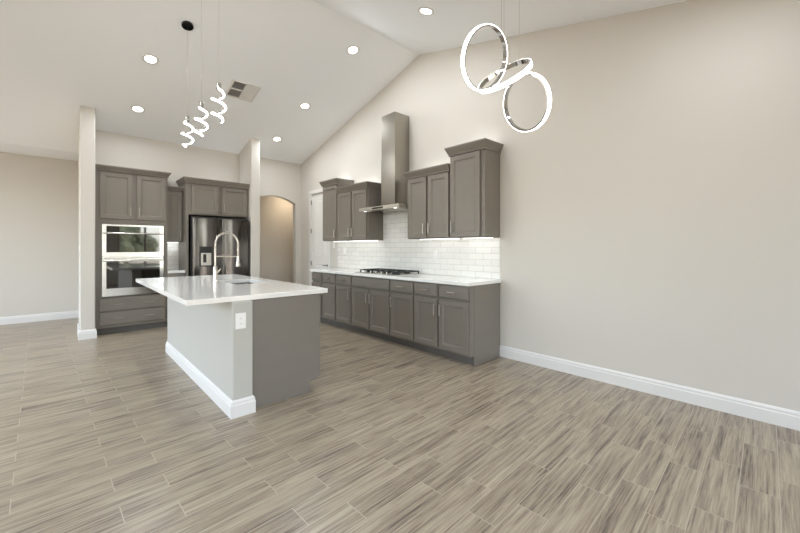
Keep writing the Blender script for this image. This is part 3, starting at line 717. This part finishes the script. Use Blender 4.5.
# ------------------------------------------------------------------ spiral pendants over the island
def pendant(x, y, label, phase, ztop=2.80, zbot=2.455):
    p, nrm = slope_frame(x, y)
    t = thing('spiral_pendant', label, 'pendant light', (x, y, zbot), 'spiral pendants over the island')
    c = MB().lathe(p, nrm, [(.062, 0), (.062, .022), (.058, .026), (.01, .027)], 28).build('canopy', 'gloss_black', t, smooth=True); c['label'] = 'round black ceiling canopy'
    MB().tube([(x, y, ztop + .02), (x, y, (ztop + p.z) / 2), (x, y, p.z - .012)], .0010, 6).build('wire', 'nickel', t)
    MB().cyl((x, y, ztop - .03), (0, 0, 1), .021, .055, 18).build('cap', 'chrome', t, smooth=True)
    turns, n = 2.3, 96
    pts = []; rad = []
    for i in range(n + 1):
        u = i / n; an = phase + u * turns * 2 * PI
        r = .056 * min(1, .25 + u * 4, .35 + (1 - u) * 5); pts.append(Vector((x + r * math.cos(an), y + r * math.sin(an), ztop - .03 - u * (ztop - .03 - zbot - .012))))
    MB().tube(pts, .0095, 8).build('led_spiral', 'led', t, smooth=True)
    inner = [Vector((x + (q.x - x) * .80, y + (q.y - y) * .80, q.z)) for q in pts]
    MB().tube(inner, .008, 6).build('metal_spiral', 'chrome', t, smooth=True)
    return t
pendant(1.045, 4.777, 'glowing spiral pendant farthest from the camera, hanging lowest in view', 2.0)
pendant(1.05, 4.215, 'glowing spiral pendant in the middle of the row of three', 3.1)
pendant(1.05, 3.622, 'glowing spiral pendant nearest the ceiling air vent', 4.4)

# ------------------------------------------------------------------ ring chandelier
def at(u, v, d): return Vector((0, 0, EYE)) + (FW + RT * ((u - 400) / FPX) + Vector((0, 0, 1)) * ((HORIZON - v) / FPX)) * d
UPV = Vector((0, 0, 1))
c0 = at(506, 74, 2.30); cz = ZN(c0.y)
ch = thing('ring_chandelier', 'hanging chandelier of three linked glowing chrome rings', 'chandelier', (c0.x, c0.y, c0.z - .5))
def ring(name, c, e1, e2, R_, wd=.028, th=.009):
    e1 = e1.normalized(); e2 = (e2 - e1 * e2.dot(e1)).normalized(); ax = e1.cross(e2).normalized(); n = 72
    def band(r0, r1, w0, w1):
        return MB().loft([[c + (e1 * math.cos(a) + e2 * math.sin(a)) * r + ax * w_ for r, w_ in ((r0, w0), (r1, w0), (r1, w1), (r0, w1))] for a in [2 * PI * i / n for i in range(n)]], close=True)
    o = band(R_ - th, R_, -wd / 2, wd / 2).build(name, 'chrome', ch, smooth=True)
    d = band(R_ + .0002, R_ + .0045, -wd / 2 + .001, wd / 2 - .001).build('led_diffuser', 'ring_led', o, smooth=True); d['label'] = 'glowing white outer band'
    return o
def seen(u, v, d, phi, roll):                             # centre and in-plane axes of a ring turned phi away from the viewing direction
    c = at(u, v, d); vd = (c - Vector((0, 0, EYE))).normalized(); rv = vd.cross(UPV).normalized(); uv = rv.cross(vd).normalized()
    a = uv * math.cos(roll) + rv * math.sin(roll); b = rv * math.cos(roll) - uv * math.sin(roll)
    return c, a, b * math.cos(phi) + vd * math.sin(phi)
c1, a1, b1 = seen(485, 58.8, 2.30, .78, .05); ring('ring', c1, a1, b1, .184)
c2 = at(504.5, 76, 2.36)
c3, a3, b3 = seen(526.0, 103, 2.32, -.68, -.06)
v2 = (c2 - Vector((0, 0, EYE))).normalized(); rv = v2.cross(UPV).normalized(); uv = rv.cross(v2).normalized()
e1 = rv * math.cos(.37) + uv * math.sin(.37); pr_ = uv * math.cos(.37) - rv * math.sin(.37)
ring('ring', c2, e1, v2 * math.cos(.26) + pr_ * math.sin(.26), .172)
ring('ring', c3, a3, b3, .172)
MB().lathe((c0.x, c0.y, cz), Vector((0, .245, -1)), [(.09, 0), (.09, .028), (.085, .032), (.02, .033)], 28).build('canopy', 'chrome', ch, smooth=True)
for (u, v, cc) in ((501.5, 40, c1), (504, 62, c2), (519.3, 62, c2)):
    q = at(u, v, (cc).to_2d().dot(FW.to_2d())); MB().tube([q, Vector((q.x, q.y, (q.z + cz) / 2)), Vector((q.x, q.y, ZN(q.y)))], .0011, 5).build('wire', 'nickel', ch)

# ------------------------------------------------------------------ a garden tree outside the rear window (mirrored in the oven glass)
def tree(x, y, hgt, cr, label):
    t = thing('garden_tree', label, 'tree', (x, y, -.12))
    MB().tube([(x, y, -.12), (x + .05, y, hgt * .3), (x - .05, y + .05, hgt * .65)], [.13, .10, .05], 8).build('trunk', 'bark', t, smooth=True)
    b = bmesh.new()
    for k in range(26):
        r = cr * random.uniform(.22, .42); a = random.uniform(0, 2 * PI); q = random.uniform(.1, .8) * cr
        mtx = Matrix.Translation((x + q * math.cos(a), y + q * math.sin(a), hgt * .62 + random.uniform(-.5, .5) * cr * 1.1))
        bmesh.ops.create_icosphere(b, subdivisions=3, radius=r, matrix=mtx)
    for v in b.verts: v.co += Vector((random.uniform(-1, 1), random.uniform(-1, 1), random.uniform(-1, 1))) * .06
    m_ = MB(); m_.b.free(); m_.b = b; m_.build('crown', 'leaf', t)
tree(2.55, -12.0, 2.9, 1.4, 'leafy garden tree mirrored in the upper oven glass')
tree(-3.2, -11.0, 3.4, 1.6, 'garden tree outside the rear glass door, left of the mirrored tree')
